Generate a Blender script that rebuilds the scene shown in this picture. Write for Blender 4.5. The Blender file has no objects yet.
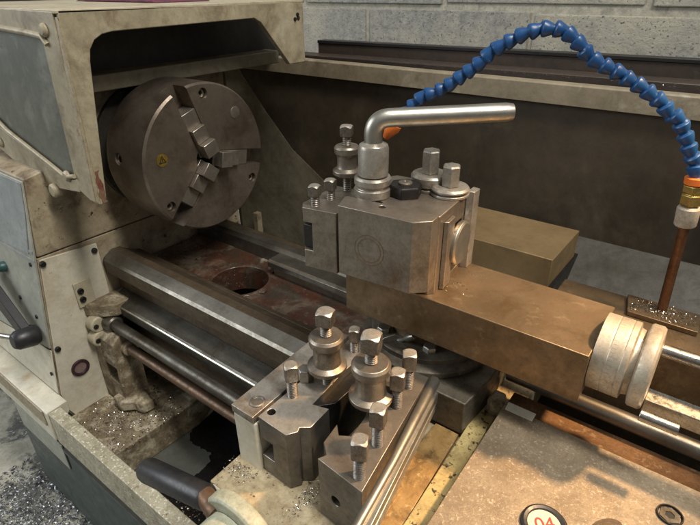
import bpy, bmesh, math, random
from mathutils import Vector, Matrix
random.seed(7)
S = 0.001            # everything below is written in millimetres
PI = math.pi
scene = bpy.context.scene
COL = scene.collection

# ------------------------------------------------------------------ materials
def new_mat(name):
    m = bpy.data.materials.new(name); m.use_nodes = True
    nt = m.node_tree; nt.nodes.clear()
    return m, nt
def N(nt, t, **kw):
    n = nt.nodes.new(t)
    for k, v in kw.items(): setattr(n, k, v)
    return n
def noise(nt, vec, scale, detail=6, rough=.6, dist=0.0):
    n = N(nt, 'ShaderNodeTexNoise'); n.inputs['Scale'].default_value = scale
    n.inputs['Detail'].default_value = detail; n.inputs['Roughness'].default_value = rough
    n.inputs['Distortion'].default_value = dist
    nt.links.new(vec, n.inputs['Vector']); return n.outputs['Fac']
def maprange(nt, fac, a, b, c=0., d=1.):
    n = N(nt, 'ShaderNodeMapRange'); nt.links.new(fac, n.inputs[0])
    for i, v in enumerate((a, b, c, d)): n.inputs[i+1].default_value = v
    return n.outputs[0]
def mixc(nt, fac, a, b):
    n = N(nt, 'ShaderNodeMix', data_type='RGBA')
    if isinstance(fac, (int, float)): n.inputs[0].default_value = fac
    else: nt.links.new(fac, n.inputs[0])
    for i, v in ((6, a), (7, b)):
        if isinstance(v, tuple): n.inputs[i].default_value = (*v[:3], 1)
        else: nt.links.new(v, n.inputs[i])
    return n.outputs[2]
def M(name, c1, c2, metal=0., rough=(.35, .6), scale=40, stain=None, chips=None, bump=.15, bscale=400, stretch=(1, 1, 1), coat=0., spec=.5, specks=None, grime=.6):
    """base colours c1/c2 mixed by noise; stain=(colour, low, high, scale); chips=(colour, low, scale)"""
    m, nt = new_mat(name)
    tc = N(nt, 'ShaderNodeTexCoord'); mp = N(nt, 'ShaderNodeMapping')
    nt.links.new(tc.outputs['Object'], mp.inputs['Vector'])
    vec0 = mp.outputs['Vector']
    mp2 = N(nt, 'ShaderNodeMapping'); mp2.inputs['Scale'].default_value = stretch
    nt.links.new(tc.outputs['Object'], mp2.inputs['Vector']); vs = mp2.outputs['Vector']
    f1 = maprange(nt, noise(nt, vec0, scale, 8, .65), .35, .65)
    col = mixc(nt, f1, c1, c2)
    b = N(nt, 'ShaderNodeBsdfPrincipled'); out = N(nt, 'ShaderNodeOutputMaterial')
    met = None
    rf = maprange(nt, noise(nt, vs, scale*4, 8, .7), .3, .7, rough[0], rough[1])
    if stain:
        for st in (stain if isinstance(stain, list) else [stain]):
            c, lo, hi, sc = st
            f = maprange(nt, noise(nt, vec0, sc, 9, .7, .4), lo, hi)
            col = mixc(nt, f, col, c)
    mt = None
    if chips:
        c, lo, sc = chips
        f = maprange(nt, noise(nt, vec0, sc, 10, .75), lo, lo+.03)
        col = mixc(nt, f, col, c)
    if specks:
        c, lo, sc = specks
        f = maprange(nt, noise(nt, vec0, sc, 3, .5), lo, lo+.04)
        col = mixc(nt, f, col, c)
    if grime:
        g1 = maprange(nt, noise(nt, vec0, scale*5.3, 7, .75, .3), .42, .72, 0, grime)
        mlt = N(nt, 'ShaderNodeMix', data_type='RGBA', blend_type='MULTIPLY'); mlt.inputs[7].default_value = (.34, .29, .23, 1)
        nt.links.new(g1, mlt.inputs[0]); nt.links.new(col, mlt.inputs[6]); col = mlt.outputs[2]
        g2 = maprange(nt, noise(nt, vec0, 900, 2, .5), .5, .75, 0, grime*.6)
        ml2 = N(nt, 'ShaderNodeMix', data_type='RGBA', blend_type='MULTIPLY'); ml2.inputs[7].default_value = (.5, .46, .4, 1)
        nt.links.new(g2, ml2.inputs[0]); nt.links.new(col, ml2.inputs[6]); col = ml2.outputs[2]
        ad = N(nt, 'ShaderNodeMath', operation='MULTIPLY_ADD'); ad.use_clamp = True
        nt.links.new(g1, ad.inputs[0]); ad.inputs[1].default_value = .28; nt.links.new(rf, ad.inputs[2]); rf = ad.outputs[0]
    nt.links.new(col, b.inputs['Base Color'])
    b.inputs['Metallic'].default_value = metal
    b.inputs['Specular IOR Level'].default_value = spec
    if coat:
        b.inputs['Coat Weight'].default_value = coat; b.inputs['Coat Roughness'].default_value = .15
    nt.links.new(rf, b.inputs['Roughness'])
    if bump:
        bn = N(nt, 'ShaderNodeBump'); bn.inputs['Strength'].default_value = bump; bn.inputs['Distance'].default_value = .0006
        nt.links.new(noise(nt, vs, bscale, 6, .65), bn.inputs['Height']); nt.links.new(bn.outputs[0], b.inputs['Normal'])
    nt.links.new(b.outputs[0], out.inputs[0])
    return m
oil = (.035, .024, .013)
rust = (.16, .06, .022)
MT = dict(
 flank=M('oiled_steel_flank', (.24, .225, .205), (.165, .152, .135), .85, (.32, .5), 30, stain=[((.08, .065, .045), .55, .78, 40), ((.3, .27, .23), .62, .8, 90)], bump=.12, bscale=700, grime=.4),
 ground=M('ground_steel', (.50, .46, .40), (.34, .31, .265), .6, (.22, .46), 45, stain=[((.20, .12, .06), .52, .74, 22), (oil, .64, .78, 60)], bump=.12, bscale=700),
 warm=M('oily_brown_steel', (.285, .20, .12), (.185, .13, .075), .75, (.32, .50), 16, stain=[((.14, .09, .04), .5, .72, 26), ((.42, .33, .20), .58, .78, 70), ((.09, .055, .03), .66, .8, 120)], bump=.12, bscale=600, grime=.5),
 post=M('worn_dark_steel', (.36, .315, .26), (.25, .215, .175), .8, (.26, .46), 35, stain=((.15, .095, .05), .55, .8, 30), bump=.12, bscale=800),
 chuck=M('worn_cast_steel', (.28, .23, .185), (.20, .162, .128), .75, (.26, .42), 16, stain=[((.12, .088, .062), .5, .74, 24), ((.32, .27, .22), .62, .8, 40)], bump=.08, bscale=500, grime=.45),
 chuck_side=M('grey_cast_steel', (.11, .10, .082), (.075, .065, .05), .7, (.36, .55), 18, stain=((.14, .12, .095), .55, .8, 50), bump=.12, bscale=500),
 jaw=M('hardened_steel', (.40, .355, .30), (.28, .245, .205), .8, (.25, .42), 60, stain=(oil, .62, .8, 80), bump=.1, grime=.4),
 black=M('blackened_steel', (.045, .042, .04), (.025, .023, .022), .6, (.3, .5), 60, bump=.15, stain=((.10, .08, .06), .62, .8, 60)),
 bright=M('polished_steel', (.58, .56, .52), (.42, .39, .35), 1, (.14, .32), 60, stain=((.25, .18, .11), .6, .85, 80), bump=.06, bscale=900),
 dull=M('dull_steel_bar', (.48, .46, .41), (.35, .33, .29), .9, (.28, .44), 25, stain=((.3, .22, .14), .6, .85, 40), bump=.06, bscale=700, grime=.3),
 padcol=M('yellow_brown_pad', (.33, .225, .11), (.235, .155, .07), .35, (.4, .6), 12, stain=((.17, .12, .06), .55, .8, 20), bump=.15, grime=.35),
 screwhead=M('dull_screw_steel', (.30, .27, .235), (.19, .165, .14), .8, (.3, .5), 150, stain=((.06, .045, .035), .55, .75, 220), bump=.2, bscale=900),
 alu=M('satin_aluminium', (.58, .52, .42), (.40, .35, .27), .55, (.34, .52), 30, stain=((.24, .18, .11), .54, .8, 45), bump=.14, bscale=600),
 way=M('worn_way_steel', (.27, .25, .215), (.16, .148, .122), .85, (.26, .44), 18, stain=[((.10, .072, .045), .54, .72, 16), ((.44, .42, .38), .60, .8, 30)], bump=.12, bscale=500, stretch=(.15, 1, 1), specks=((.5, .48, .43), .73, 420), grime=.45),
 waydark=M('dark_way_steel', (.15, .142, .12), (.09, .083, .068), .8, (.3, .5), 18, stain=[((.06, .042, .026), .5, .7, 16), ((.24, .225, .195), .62, .8, 30)], bump=.15, bscale=500, stretch=(.15, 1, 1), specks=((.5, .48, .43), .72, 420)),
 wayside=M('oily_way_flank', (.13, .095, .06), (.08, .058, .038), .4, (.35, .55), 18, stain=((.17, .135, .095), .55, .75, 40), bump=.15, stretch=(.2, 1, 1), specks=((.4, .36, .3), .74, 420)),
 cream=M('cream_enamel', (.56, .50, .37), (.45, .395, .28), 0, (.35, .55), 14, stain=[((.34, .25, .14), .5, .74, 9), ((.12, .08, .045), .60, .76, 28)], chips=((.09, .055, .035), .66, 55), bump=.25, bscale=250, grime=.4),
 creamdirty=M('dirty_cream_enamel', (.42, .35, .24), (.27, .215, .14), 0, (.35, .6), 14, stain=[((.12, .08, .045), .5, .68, 20), ((.50, .44, .33), .56, .74, 22)], chips=((.045, .03, .02), .615, 80), bump=.3, bscale=250, grime=.5),
 creamclean=M('pale_cream_enamel', (.68, .64, .52), (.56, .52, .41), 0, (.35, .5), 12, stain=[((.44, .35, .22), .52, .74, 13), ((.45, .26, .08), .62, .78, 14)], chips=((.12, .08, .05), .66, 90), bump=.15, bscale=250, grime=.3),
 guard=M('worn_guard_paint', (.43, .375, .26), (.31, .26, .175), 0, (.3, .5), 16, stain=[((.20, .15, .09), .5, .68, 22), ((.52, .47, .36), .58, .76, 13)], chips=((.22, .07, .04), .685, 34), bump=.2, bscale=250, grime=.45),
 guardedge=M('chipped_edge_paint', (.42, .36, .25), (.32, .26, .17), 0, (.4, .6), 30, stain=[((.22, .06, .035), .56, .66, 40)], chips=((.07, .035, .02), .63, 110), bump=.3, bscale=250),
 redchip=M('old_red_undercoat', (.17, .04, .025), (.26, .19, .12), 0, (.4, .6), 60, chips=((.09, .03, .02), .6, 150), bump=.3),
 guardpanel=M('grey_green_panel', (.15, .155, .12), (.10, .105, .082), 0, (.35, .55), 9, stain=[((.27, .275, .225), .52, .72, 14), ((.07, .06, .045), .62, .8, 30)], bump=.15, stretch=(1, 1, .3)),
 greygreen=M('grey_green_enamel', (.40, .40, .34), (.30, .305, .26), 0, (.35, .55), 9, stain=[((.46, .46, .38), .52, .8, 14)], chips=((.09, .075, .055), .70, 60), bump=.15, grime=.4),
 cabinet=M('cabinet_paint', (.085, .105, .095), (.07, .085, .077), 0, (.4, .6), 8, stain=((.10, .115, .10), .5, .8, 14), bump=.1),
 plate=M('blue_grey_plate', (.37, .40, .40), (.28, .305, .305), .2, (.3, .5), 30, stain=((.14, .15, .15), .58, .8, 40), bump=.1, grime=.4),
 rim=M('worn_rim_paint', (.50, .46, .34), (.38, .34, .24), 0, (.35, .55), 18, stain=[((.22, .18, .11), .5, .7, 25)], chips=((.16, .10, .06), .60, 75), bump=.3, bscale=250, specks=((.70, .66, .55), .59, 330)),
 backrim=M('grimy_back_rim', (.33, .275, .19), (.22, .18, .12), 0, (.35, .55), 14, stain=[((.46, .42, .33), .55, .75, 18), ((.09, .06, .035), .6, .78, 20)], bump=.25, bscale=250, grime=.4),
 splash=M('oil_blackened_sheet', (.075, .057, .036), (.048, .036, .023), 0, (.35, .6), 7, stain=[((.12, .095, .062), .54, .8, 9), ((.022, .017, .011), .5, .75, 5)], bump=.12, stretch=(1, 1, .3)),
 chute=M('grey_dusty_sheet', (.10, .095, .08), (.07, .065, .052), .1, (.45, .7), 14, stain=((.045, .035, .024), .52, .7, 12), bump=.25),
 litarea_ledge=M('dirty_pale_lit_area_and_ledge', (.27, .24, .175), (.19, .165, .115), 0, (.4, .6), 10, stain=[((.10, .075, .045), .5, .74, 16), ((.34, .31, .24), .6, .8, 30)], chips=((.06, .042, .025), .66, 50), bump=.25, grime=.5),
 rail=M('brown_rail', (.06, .042, .032), (.04, .03, .024), 0, (.35, .55), 20, stain=((.09, .07, .055), .55, .8, 40), bump=.15, stretch=(.3, 1, 1)),
 railtop=M('black_rail_edge', (.018, .016, .015), (.01, .01, .01), 0, (.35, .5), 20, bump=.1),
 redoxide=M('red_oxide_primer', (.095, .032, .019), (.06, .035, .023), 0, (.14, .40), 26, stain=[((.05, .036, .025), .46, .58, 18), ((.22, .185, .135), .50, .70, 13), ((.36, .32, .25), .60, .76, 40)], bump=.5, bscale=220, specks=((.6, .55, .45), .72, 330), coat=.4, grime=.6),
 copper=M('brown_shaft', (.19, .115, .07), (.12, .075, .047), .55, (.34, .5), 40, stain=(oil, .6, .8, 60), bump=.08),
 pipe=M('tarnished_copper', (.30, .155, .085), (.19, .095, .05), .9, (.3, .5), 50, stain=((.12, .06, .03), .5, .8, 80), bump=.15),
 brass=M('brass', (.55, .40, .13), (.42, .29, .09), .9, (.25, .45), 80, stain=((.18, .12, .05), .6, .8, 120), bump=.1),
 nut=M('grey_plastic_nut', (.52, .47, .38), (.42, .37, .29), 0, (.35, .5), 60, bump=.1),
 blue=M('blue_plastic', (.014, .075, .22), (.010, .055, .165), 0, (.25, .4), 80, stain=((.03, .08, .18), .55, .8, 60), bump=.06, bscale=300, grime=0.3),

 orange=M('orange_plastic', (.85, .20, .03), (.75, .16, .02), 0, (.3, .45), 60, bump=.05, grime=0.3),

 blackplastic=M('black_plastic', (.018, .018, .02), (.028, .028, .03), 0, (.28, .42), 60, bump=.08, stain=((.05, .05, .05), .6, .8, 40)),
 teal=M('teal_plastic', (.03, .10, .10), (.02, .07, .075), 0, (.3, .45), 60),
 purple=M('maroon_badge', (.05, .018, .025), (.035, .014, .02), 0, (.3, .45), 60),
 pinkish=M('worn_badge_face', (.30, .22, .2), (.22, .15, .14), .2, (.3, .5), 200),
 hub=M('pale_green_hub', (.46, .47, .36), (.38, .385, .29), .0, (.3, .5), 30, stain=((.27, .24, .16), .56, .8, 40), bump=.1),
 cover=M('rusty_ground_cover', (.31, .245, .165), (.22, .17, .112), .3, (.42, .64), 22, stain=[((.21, .15, .09), .5, .72, 45), ((.55, .46, .34), .54, .70, 420), ((.19, .125, .075), .56, .70, 520)], bump=.45, bscale=480, grime=.45),
 brownchannel=M('oily_brown_casting', (.50, .32, .13), (.36, .215, .08), .2, (.22, .45), 30, stain=[((.17, .10, .04), .50, .66, 45), ((.70, .54, .28), .56, .70, 130), ((.10, .06, .025), .62, .72, 200)], bump=.35, bscale=260, stretch=(1, .25, 1), coat=.3, grime=.4),
 yellow=M('yellowed_cream_paint', (.60, .48, .22), (.46, .35, .15), 0, (.3, .5), 25, stain=((.24, .18, .08), .50, .68, 60), chips=((.05, .035, .02), .555, 150), bump=.3, bscale=260, grime=.4),
 speckled=M('speckled_cream_paint', (.50, .42, .28), (.40, .32, .19), 0, (.35, .55), 25, stain=((.26, .19, .10), .5, .72, 60), chips=((.07, .045, .03), .585, 190), bump=.3, bscale=260),
 rusty=M('rust_covered_way', (.22, .115, .05), (.12, .065, .03), .4, (.4, .65), 40, stain=[((.36, .24, .13), .54, .7, 160), ((.05, .035, .02), .58, .75, 30)], bump=.6, bscale=240),
 traydark=M('oily_tray', (.085, .08, .066), (.06, .057, .048), 0, (.3, .55), 6, stain=[((.014, .013, .012), .48, .54, 7), ((.10, .02, .014), .68, .71, 20)], bump=.15),
 dirt=M('caked_dirt', (.30, .24, .15), (.13, .095, .06), 0, (.35, .7), 60, stain=[((.52, .46, .34), .50, .62, 38)], bump=.9, bscale=180, specks=((.5, .46, .38), .66, 300)),
 swarf=M('bright_swarf', (.62, .58, .52), (.38, .33, .27), 1, (.18, .4), 300, bump=0, grime=0),

 darkswarf=M('dark_swarf', (.42, .43, .45), (.10, .10, .11), .8, (.2, .4), 300, bump=0),
 floor=M('shop_concrete', (.50, .48, .39), (.38, .365, .30), 0, (.6, .9), 9, stain=[((.12, .12, .11), .5, .56, 5)], bump=.8, bscale=60, specks=((.42, .42, .38), .6, 160)),
 yellowink=M('yellow_sticker', (.20, .13, .012), (.12, .08, .01), 0, (.35, .5), 60, bump=0),
 oilpatch=M('oil_soaked_patch', (.10, .07, .045), (.075, .052, .032), .4, (.25, .45), 60, bump=.3),
 gradmark=M('faded_graduation', (.34, .30, .23), (.26, .22, .17), .6, (.4, .5), 60, bump=0, grime=0),

 castiron=M('grimy_cast_iron', (.20, .18, .14), (.125, .11, .08), .4, (.34, .58), 30, stain=[((.06, .045, .03), .5, .7, 30), ((.33, .29, .22), .60, .8, 70)], bump=.35, bscale=260),
 edgehighlight=M('worn_edge_bright_highlight', (.62, .60, .54), (.4, .38, .33), 1, (.2, .4), 90, bump=0, grime=0),

 oilshade=M('black_oil_and_shade', (.010, .009, .009), (.014, .012, .011), 0, (.08, .3), 20, stain=((.07, .008, .006), .64, .67, 30), bump=.1, bscale=60),
 lightgrey=M('grey_tray_paint', (.115, .118, .102), (.085, .086, .075), 0, (.35, .6), 8, stain=[((.06, .05, .04), .6, .8, 18)], bump=.15),
 darkink=M('dark_ink', (.03, .02, .01), (.02, .015, .01), 0, (.4, .5), 60, bump=0),
 badgeface=M('cream_badge_face', (.62, .55, .40), (.55, .48, .34), 0, (.3, .45), 60, bump=0, grime=0),

 redink=M('red_ink', (.42, .035, .02), (.36, .03, .02), 0, (.4, .5), 60, bump=0, grime=0),

 hole=M('dark_cavity', (.012, .010, .008), (.006, .005, .004), 0, (.5, .7), 60, bump=0, grime=0),

 cloth=M('faded_cloth', (.20, .05, .07), (.10, .04, .08), 0, (.8, .95), 30, bump=.3),
)

# concrete block material with coarse open texture
def block_mat():
    m, nt = new_mat('concrete_block')
    tc = N(nt, 'ShaderNodeTexCoord'); v = tc.outputs['Object']
    f1 = maprange(nt, noise(nt, v, 55, 10, .75), .35, .65)
    col = mixc(nt, f1, (.30, .29, .265), (.52, .505, .465))
    f2 = maprange(nt, noise(nt, v, 3.3, 8, .7), .47, .62)
    col = mixc(nt, f2, col, (.62, .58, .46))
    vo = N(nt, 'ShaderNodeTexVoronoi'); vo.inputs['Scale'].default_value = 130; nt.links.new(v, vo.inputs['Vector'])
    f3 = maprange(nt, noise(nt, v, 190, 4, .6), .60, .66)
    col = mixc(nt, f3, col, (.17, .17, .17))
    f4 = maprange(nt, noise(nt, v, 150, 3, .5), .66, .70)
    col = mixc(nt, f4, col, (.55, .53, .47))
    b = N(nt, 'ShaderNodeBsdfPrincipled'); out = N(nt, 'ShaderNodeOutputMaterial')
    nt.links.new(col, b.inputs['Base Color']); b.inputs['Roughness'].default_value = .9
    bn = N(nt, 'ShaderNodeBump'); bn.inputs['Strength'].default_value = 1; bn.inputs['Distance'].default_value = .009
    nt.links.new(noise(nt, v, 90, 10, .78), bn.inputs['Height']); nt.links.new(bn.outputs[0], b.inputs['Normal'])
    nt.links.new(b.outputs[0], out.inputs[0]); return m
MT['block'] = block_mat()
MT['mortar'] = M('mortar', (.50, .47, .38), (.36, .345, .29), 0, (.8, .95), 30, stain=((.26, .25, .21), .5, .7, 25), bump=1, bscale=150)

# ------------------------------------------------------------------ geometry helpers (mm)
def bmn(): return bmesh.new()
def box(bm, x0, x1, y0, y1, z0, z1):
    vs = [bm.verts.new((x, y, z)) for x in (x0, x1) for y in (y0, y1) for z in (z0, z1)]
    for f in ((0,1,3,2), (4,6,7,5), (0,4,5,1), (2,3,7,6), (0,2,6,4), (1,5,7,3)):
        bm.faces.new([vs[i] for i in f])
    return bm
def prism(bm, pts, axis, a, b):
    """pts: 2-D outline; axis 'x' -> (y,z), 'y' -> (x,z), 'z' -> (x,y)"""
    def P(p, h): return {'x': (h, p[0], p[1]), 'y': (p[0], h, p[1]), 'z': (p[0], p[1], h)}[axis]
    A = [bm.verts.new(P(p, a)) for p in pts]; B = [bm.verts.new(P(p, b)) for p in pts]
    n = len(pts)
    bm.faces.new(A[::-1]); bm.faces.new(B)
    for i in range(n): bm.faces.new((A[i], A[(i+1) % n], B[(i+1) % n], B[i]))
    return bm
def frame(d):
    d = Vector(d).normalized()
    a = Vector((0, 0, 1)) if abs(d.z) < .9 else Vector((1, 0, 0))
    x = a.cross(d).normalized(); y = d.cross(x)
    return x, y, d
def lathe(bm, prof, c=(0, 0, 0), d=(0, 0, 1), n=40, rot=0.):
    """prof: [(radius, height)], closed with caps when radius > 0 at the ends"""
    x, y, z = frame(d); c = Vector(c); rings = []
    for r, h in prof:
        if r <= 1e-6: rings.append([bm.verts.new(c+z*h)])
        else: rings.append([bm.verts.new(c+z*h+(x*math.cos(rot+2*PI*k/n)+y*math.sin(rot+2*PI*k/n))*r) for k in range(n)])
    for A, B in zip(rings, rings[1:]):
        for k in range(n):
            k2 = (k+1) % n
            if len(A) == 1 and len(B) == 1: continue
            if len(A) == 1: bm.faces.new((A[0], B[k2], B[k]))
            elif len(B) == 1: bm.faces.new((A[k], A[k2], B[0]))
            else: bm.faces.new((A[k], A[k2], B[k2], B[k]))
    if len(rings[0]) > 1: bm.faces.new(rings[0][::-1])
    if len(rings[-1]) > 1: bm.faces.new(rings[-1])
    return bm
def ringlathe(bm, prof, c=(0, 0, 0), d=(0, 0, 1), n=48):
    """closed profile loop (a ring with a hole)"""
    x, y, z = frame(d); c = Vector(c)
    rings = [[bm.verts.new(c+z*h+(x*math.cos(2*PI*k/n)+y*math.sin(2*PI*k/n))*r) for k in range(n)] for r, h in prof]
    for i in range(len(rings)):
        A, B = rings[i], rings[(i+1) % len(rings)]
        for k in range(n): bm.faces.new((A[k], A[(k+1) % n], B[(k+1) % n], B[k]))
    return bm
def tube(bm, pts, r, n=20):
    pts = [Vector(p) for p in pts]; rings = []; up = None
    for i, p in enumerate(pts):
        d = (pts[min(i+1, len(pts)-1)]-pts[max(i-1, 0)]).normalized()
        if up is None: x, y, _ = frame(d)
        else:
            x = (up-d*up.dot(d)).normalized(); y = d.cross(x)
        up = x; rr = r[i] if isinstance(r, (list, tuple)) else r
        rings.append([bm.verts.new(p+(x*math.cos(2*PI*k/n)+y*math.sin(2*PI*k/n))*rr) for k in range(n)])
    for A, B in zip(rings, rings[1:]):
        for k in range(n): bm.faces.new((A[k], A[(k+1) % n], B[(k+1) % n], B[k]))
    bm.faces.new(rings[0][::-1]); bm.faces.new(rings[-1]); return bm
def arc(p0, c1, p1, n=10):
    p0, c1, p1 = Vector(p0), Vector(c1), Vector(p1)
    return [p0*(1-t)**2+c1*2*t*(1-t)+p1*t*t for t in [i/n for i in range(n+1)]]
def thread(bm, x, y, z0, z1, r, pitch=2.0, n=20):
    prof = [(r*.86, z0)]; z = z0
    while z+pitch < z1: prof += [(r*.86, z+pitch*.1), (r, z+pitch*.5), (r*.86, z+pitch*.9)]; z += pitch
    prof.append((r*.86, z1)); return lathe(bm, prof, (x, y, 0), n=n)

def mesh_from(name, bm, mat):
    bmesh.ops.recalc_face_normals(bm, faces=bm.faces[:])
    bmesh.ops.scale(bm, vec=(S, S, S), verts=bm.verts[:])
    me = bpy.data.meshes.new(name); bm.to_mesh(me); bm.free()
    me.materials.append(MT[mat]); return me
def part(name, bm, mat, parent=None, bev=.35, angle=35, segs=2, smooth=True, cut=None, label=None, blim=40):
    o = bpy.data.objects.new(name, mesh_from(name, bm, mat)); COL.objects.link(o)
    if parent: o.parent = parent
    if cut is not None:
        cuts = cut if isinstance(cut, list) else [cut]; tmp = []
        for cb in cuts:
            co = bpy.data.objects.new('cutter', mesh_from('cutter', cb, mat)); COL.objects.link(co); co.parent = parent; tmp.append(co)
            b = o.modifiers.new('cut', 'BOOLEAN'); b.object = co; b.operation = 'DIFFERENCE'; b.solver = 'EXACT'
        bpy.context.view_layer.update(); dg = bpy.context.evaluated_depsgraph_get()
        me = bpy.data.meshes.new_from_object(o.evaluated_get(dg)); o.modifiers.clear(); old = o.data; o.data = me
        bpy.data.meshes.remove(old)
        for t in tmp:
            d = t.data; bpy.data.objects.remove(t); bpy.data.meshes.remove(d)
        me.name = name
    if smooth:
        for p in o.data.polygons: p.use_smooth = True
        o.data.set_sharp_from_angle(angle=math.radians(angle))
    if bev:
        b = o.modifiers.new('edge_round', 'BEVEL'); b.width = bev*.7*S; b.segments = segs; b.limit_method = 'ANGLE'
        b.angle_limit = math.radians(blim if angle > 20 else 14); b.harden_normals = False; b.use_clamp_overlap = True
    if label: o['label'] = label
    return o
def thing(name, label, cat, base=(0, 0, 0), rz=0., group=None):
    o = bpy.data.objects.new(name, None); COL.objects.link(o); o.empty_display_size = .02
    o.location = Vector(base)*S; o.rotation_euler = (0, 0, math.radians(rz))
    o['label'] = label; o['category'] = cat
    if group: o['group'] = group
    return o
def solo(o, label, cat, group=None):
    o['label'] = label; o['category'] = cat
    if group: o['group'] = group
    return o
def kind(o, k): o['kind'] = k; return o
def lit_top_face(o, mat, zmin=.9):
    # lighter ground steel on upward faces paints in the light they catch
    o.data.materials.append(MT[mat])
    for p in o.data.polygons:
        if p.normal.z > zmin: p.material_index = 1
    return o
def wobble(o, amp, scale=.03, sub=0):
    """slight hand-made irregularity for castings and sheet"""
    if sub:
        s = o.modifiers.new('sub', 'SUBSURF'); s.subdivision_type = 'SIMPLE'; s.levels = s.render_levels = sub
    t = bpy.data.textures.new('w', 'CLOUDS'); t.noise_scale = scale
    d = o.modifiers.new('w', 'DISPLACE'); d.texture = t; d.strength = amp*S; d.texture_coords = 'GLOBAL'
    return o

# ================================================================== SETTING
b = bmn(); box(b, -4000, 4000, -3000, 3000, -645, -640)
kind(part('floor', b, 'floor', bev=0, smooth=False), 'structure')

# block wall behind
wall = thing('block_wall', 'grey concrete block wall with pale mortar joints behind the lathe', 'wall', (0, 812, -640))
b = bmn(); box(b, -1800, 2400, 4, 80, 0, 1600); part('mortar', b, 'mortar', wall, bev=0)
b = bmn()
H0 = 158+640                  # joint height above the floor
for row in range(-4, 4):
    z0 = H0+row*225+8; z1 = z0+209
    off = 138 if row % 2 else -82
    k0 = -5
    for k in range(k0, 6):
        x0 = off+k*445+8
        j = [random.uniform(-2.5, 2.5) for _ in range(4)]
        box(b, x0+j[0], x0+430+j[1], -2+random.uniform(-2, 2), 20, z0+j[2], z1+j[3])
blk = part('blocks', b, 'block', wall, bev=4, segs=3)

# two dark rails standing between the tray and the wall
rail = thing('back_rail', 'long dark brown steel rail running behind the tray rim in front of the block wall', 'rail', (0, 300, 80))
b = bmn(); prism(b, [(-115, 60), (-115, 95), (640, 215), (640, 60)], 'z', -30, 28)
b = bmn()
# lower step
vs = [(-260, 268), (700, 330), (700, 372), (-260, 310)]
prism(b, [(x, y-300) for x, y in vs], 'z', -60, 22); part('lower_step', b, 'rail', rail, bev=1.5)
vs = [(-66, 318), (760, 400), (760, 412), (-66, 330)]
prism_b = bmn(); prism(prism_b, [(x, y-300) for x, y in vs], 'z', 15, 38); part('upright_web', prism_b, 'rail', rail, bev=.8)
prism_b = bmn(); vs = [(-66, 316), (760, 398), (760, 420), (-66, 338)]
prism(prism_b, [(x, y-300) for x, y in vs], 'z', 38.2, 43); part('top_flange', prism_b, 'railtop', rail, bev=.8)

# ================================================================== CHIP TRAY + CABINET
tray = thing('chip_tray', 'cream painted chip tray with worn folded front rim and oily floor under the lathe bed', 'tray', (300, 0, -425))
tz = 425
b = bmn(); prism(b, [(-262, -330+tz), (-247, -330+tz), (-247, -336+tz), (-256, -338+tz), (-256, -425+tz), (240, -425+tz), (240, -431+tz), (-262, -431+tz)], 'x', -406, 620)
b2 = bmn()
part('tray_floor', box(bmn(), -430, 620, -255, 262, -6, 0), 'lightgrey', tray, bev=0)
oil_shade_pts = [(-340, -50), (-318, -90), (-292, -122), (-270, -128), (-236, -118), (-226, -140), (-224, -172), (-240, -205), (-243, -228), (-200, -245), (100, -250), (300, -240), (300, 100), (-330, 100)]
for _ in range(3):
    oil_shade_pts = [q for a_, b_ in zip(oil_shade_pts, oil_shade_pts[1:]+oil_shade_pts[:1]) for q in ((a_[0]*.75+b_[0]*.25+random.uniform(-3, 3), a_[1]*.75+b_[1]*.25+random.uniform(-3, 3)), (a_[0]*.25+b_[0]*.75, a_[1]*.25+b_[1]*.75))]
op = part('oil_pool_and_shade', prism(bmn(), oil_shade_pts, 'z', .1, .8), 'oilshade', tray, bev=0)  # black colour holds both the oil and the shadow on the tray
b = bmn(); prism(b, [(-262, 95), (-262, 38), (-257, 38), (-257, 88), (-244, 88), (-244, 95)], 'x', -407, 620)
part('front_rim', b, 'rim', tray, bev=1.6, segs=3)
b = bmn(); prism(b, [(-292, 101), (-268, 101), (-222, 112), (-218, 88), (-262, 60), (-292, 62)], 'x', -1000, -410)
b = bmn(); prism(b, [(-264, 94), (-262, 95.5), (-236, 97.5), (-233, 97), (-233, 80), (-264, 40)], 'x', -1000, -408.5)
part('headstock_ledge', b, 'creamclean', tray, bev=1.5)
b = bmn(); prism(b, [(-266, 93.5), (-264.3, 94.5), (-264.3, 66), (-266, 66)], 'x', -1000, -420)
part('rusty_lip', b, 'guardedge', tray, bev=.6)
# swarf covered pad under the headstock
b = bmn(); prism(b, [(-430, -240), (-306, -236), (-300, -95), (-305, -60), (-430, -60)], 'z', 0, 50)
part('raised_pad', b, 'dirt', tray, bev=3, segs=3)
cab = thing('machine_cabinet', 'dark grey green steel cabinet below the cream tray rim', 'cabinet', (0, 0, -640))
b = bmn(); box(b, -330, 900, -248, 240, 0, 208); part('cabinet_body', b, 'cabinet', cab, bev=2)
b = bmn(); box(b, -318, -150, -250.5, -248.5, 150, 205); part('door_panel', b, 'greygreen', cab, bev=.6)

# rear splash panel
spl = thing('splashback', 'dark oil stained rear splash panel with a grimy cream top rim', 'splash panel', (250, 262, -120))
def sp(pts): return [(y-262, z+120) for y, z in pts]
b = bmn(); prism(b, sp([(256, 97), (258, 98.5), (275, 98.5), (275, 94), (261, 93), (261, 74), (256, 73)]), 'x', -520, 620)
part('top_rim', b, 'backrim', spl, bev=1, segs=3)
b = bmn(); box(b, -520, 620, 3, 7, -200, 214); part('back_sheet', b, 'splash', spl, bev=0)
b = bmn(); prism(b, sp([(268, -98), (262, -98), (110, -196), (60, -240), (60, -244), (112, -202)]), 'x', -190, 370)
part('sloping_chute', b, 'chute', spl, bev=0)
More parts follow.
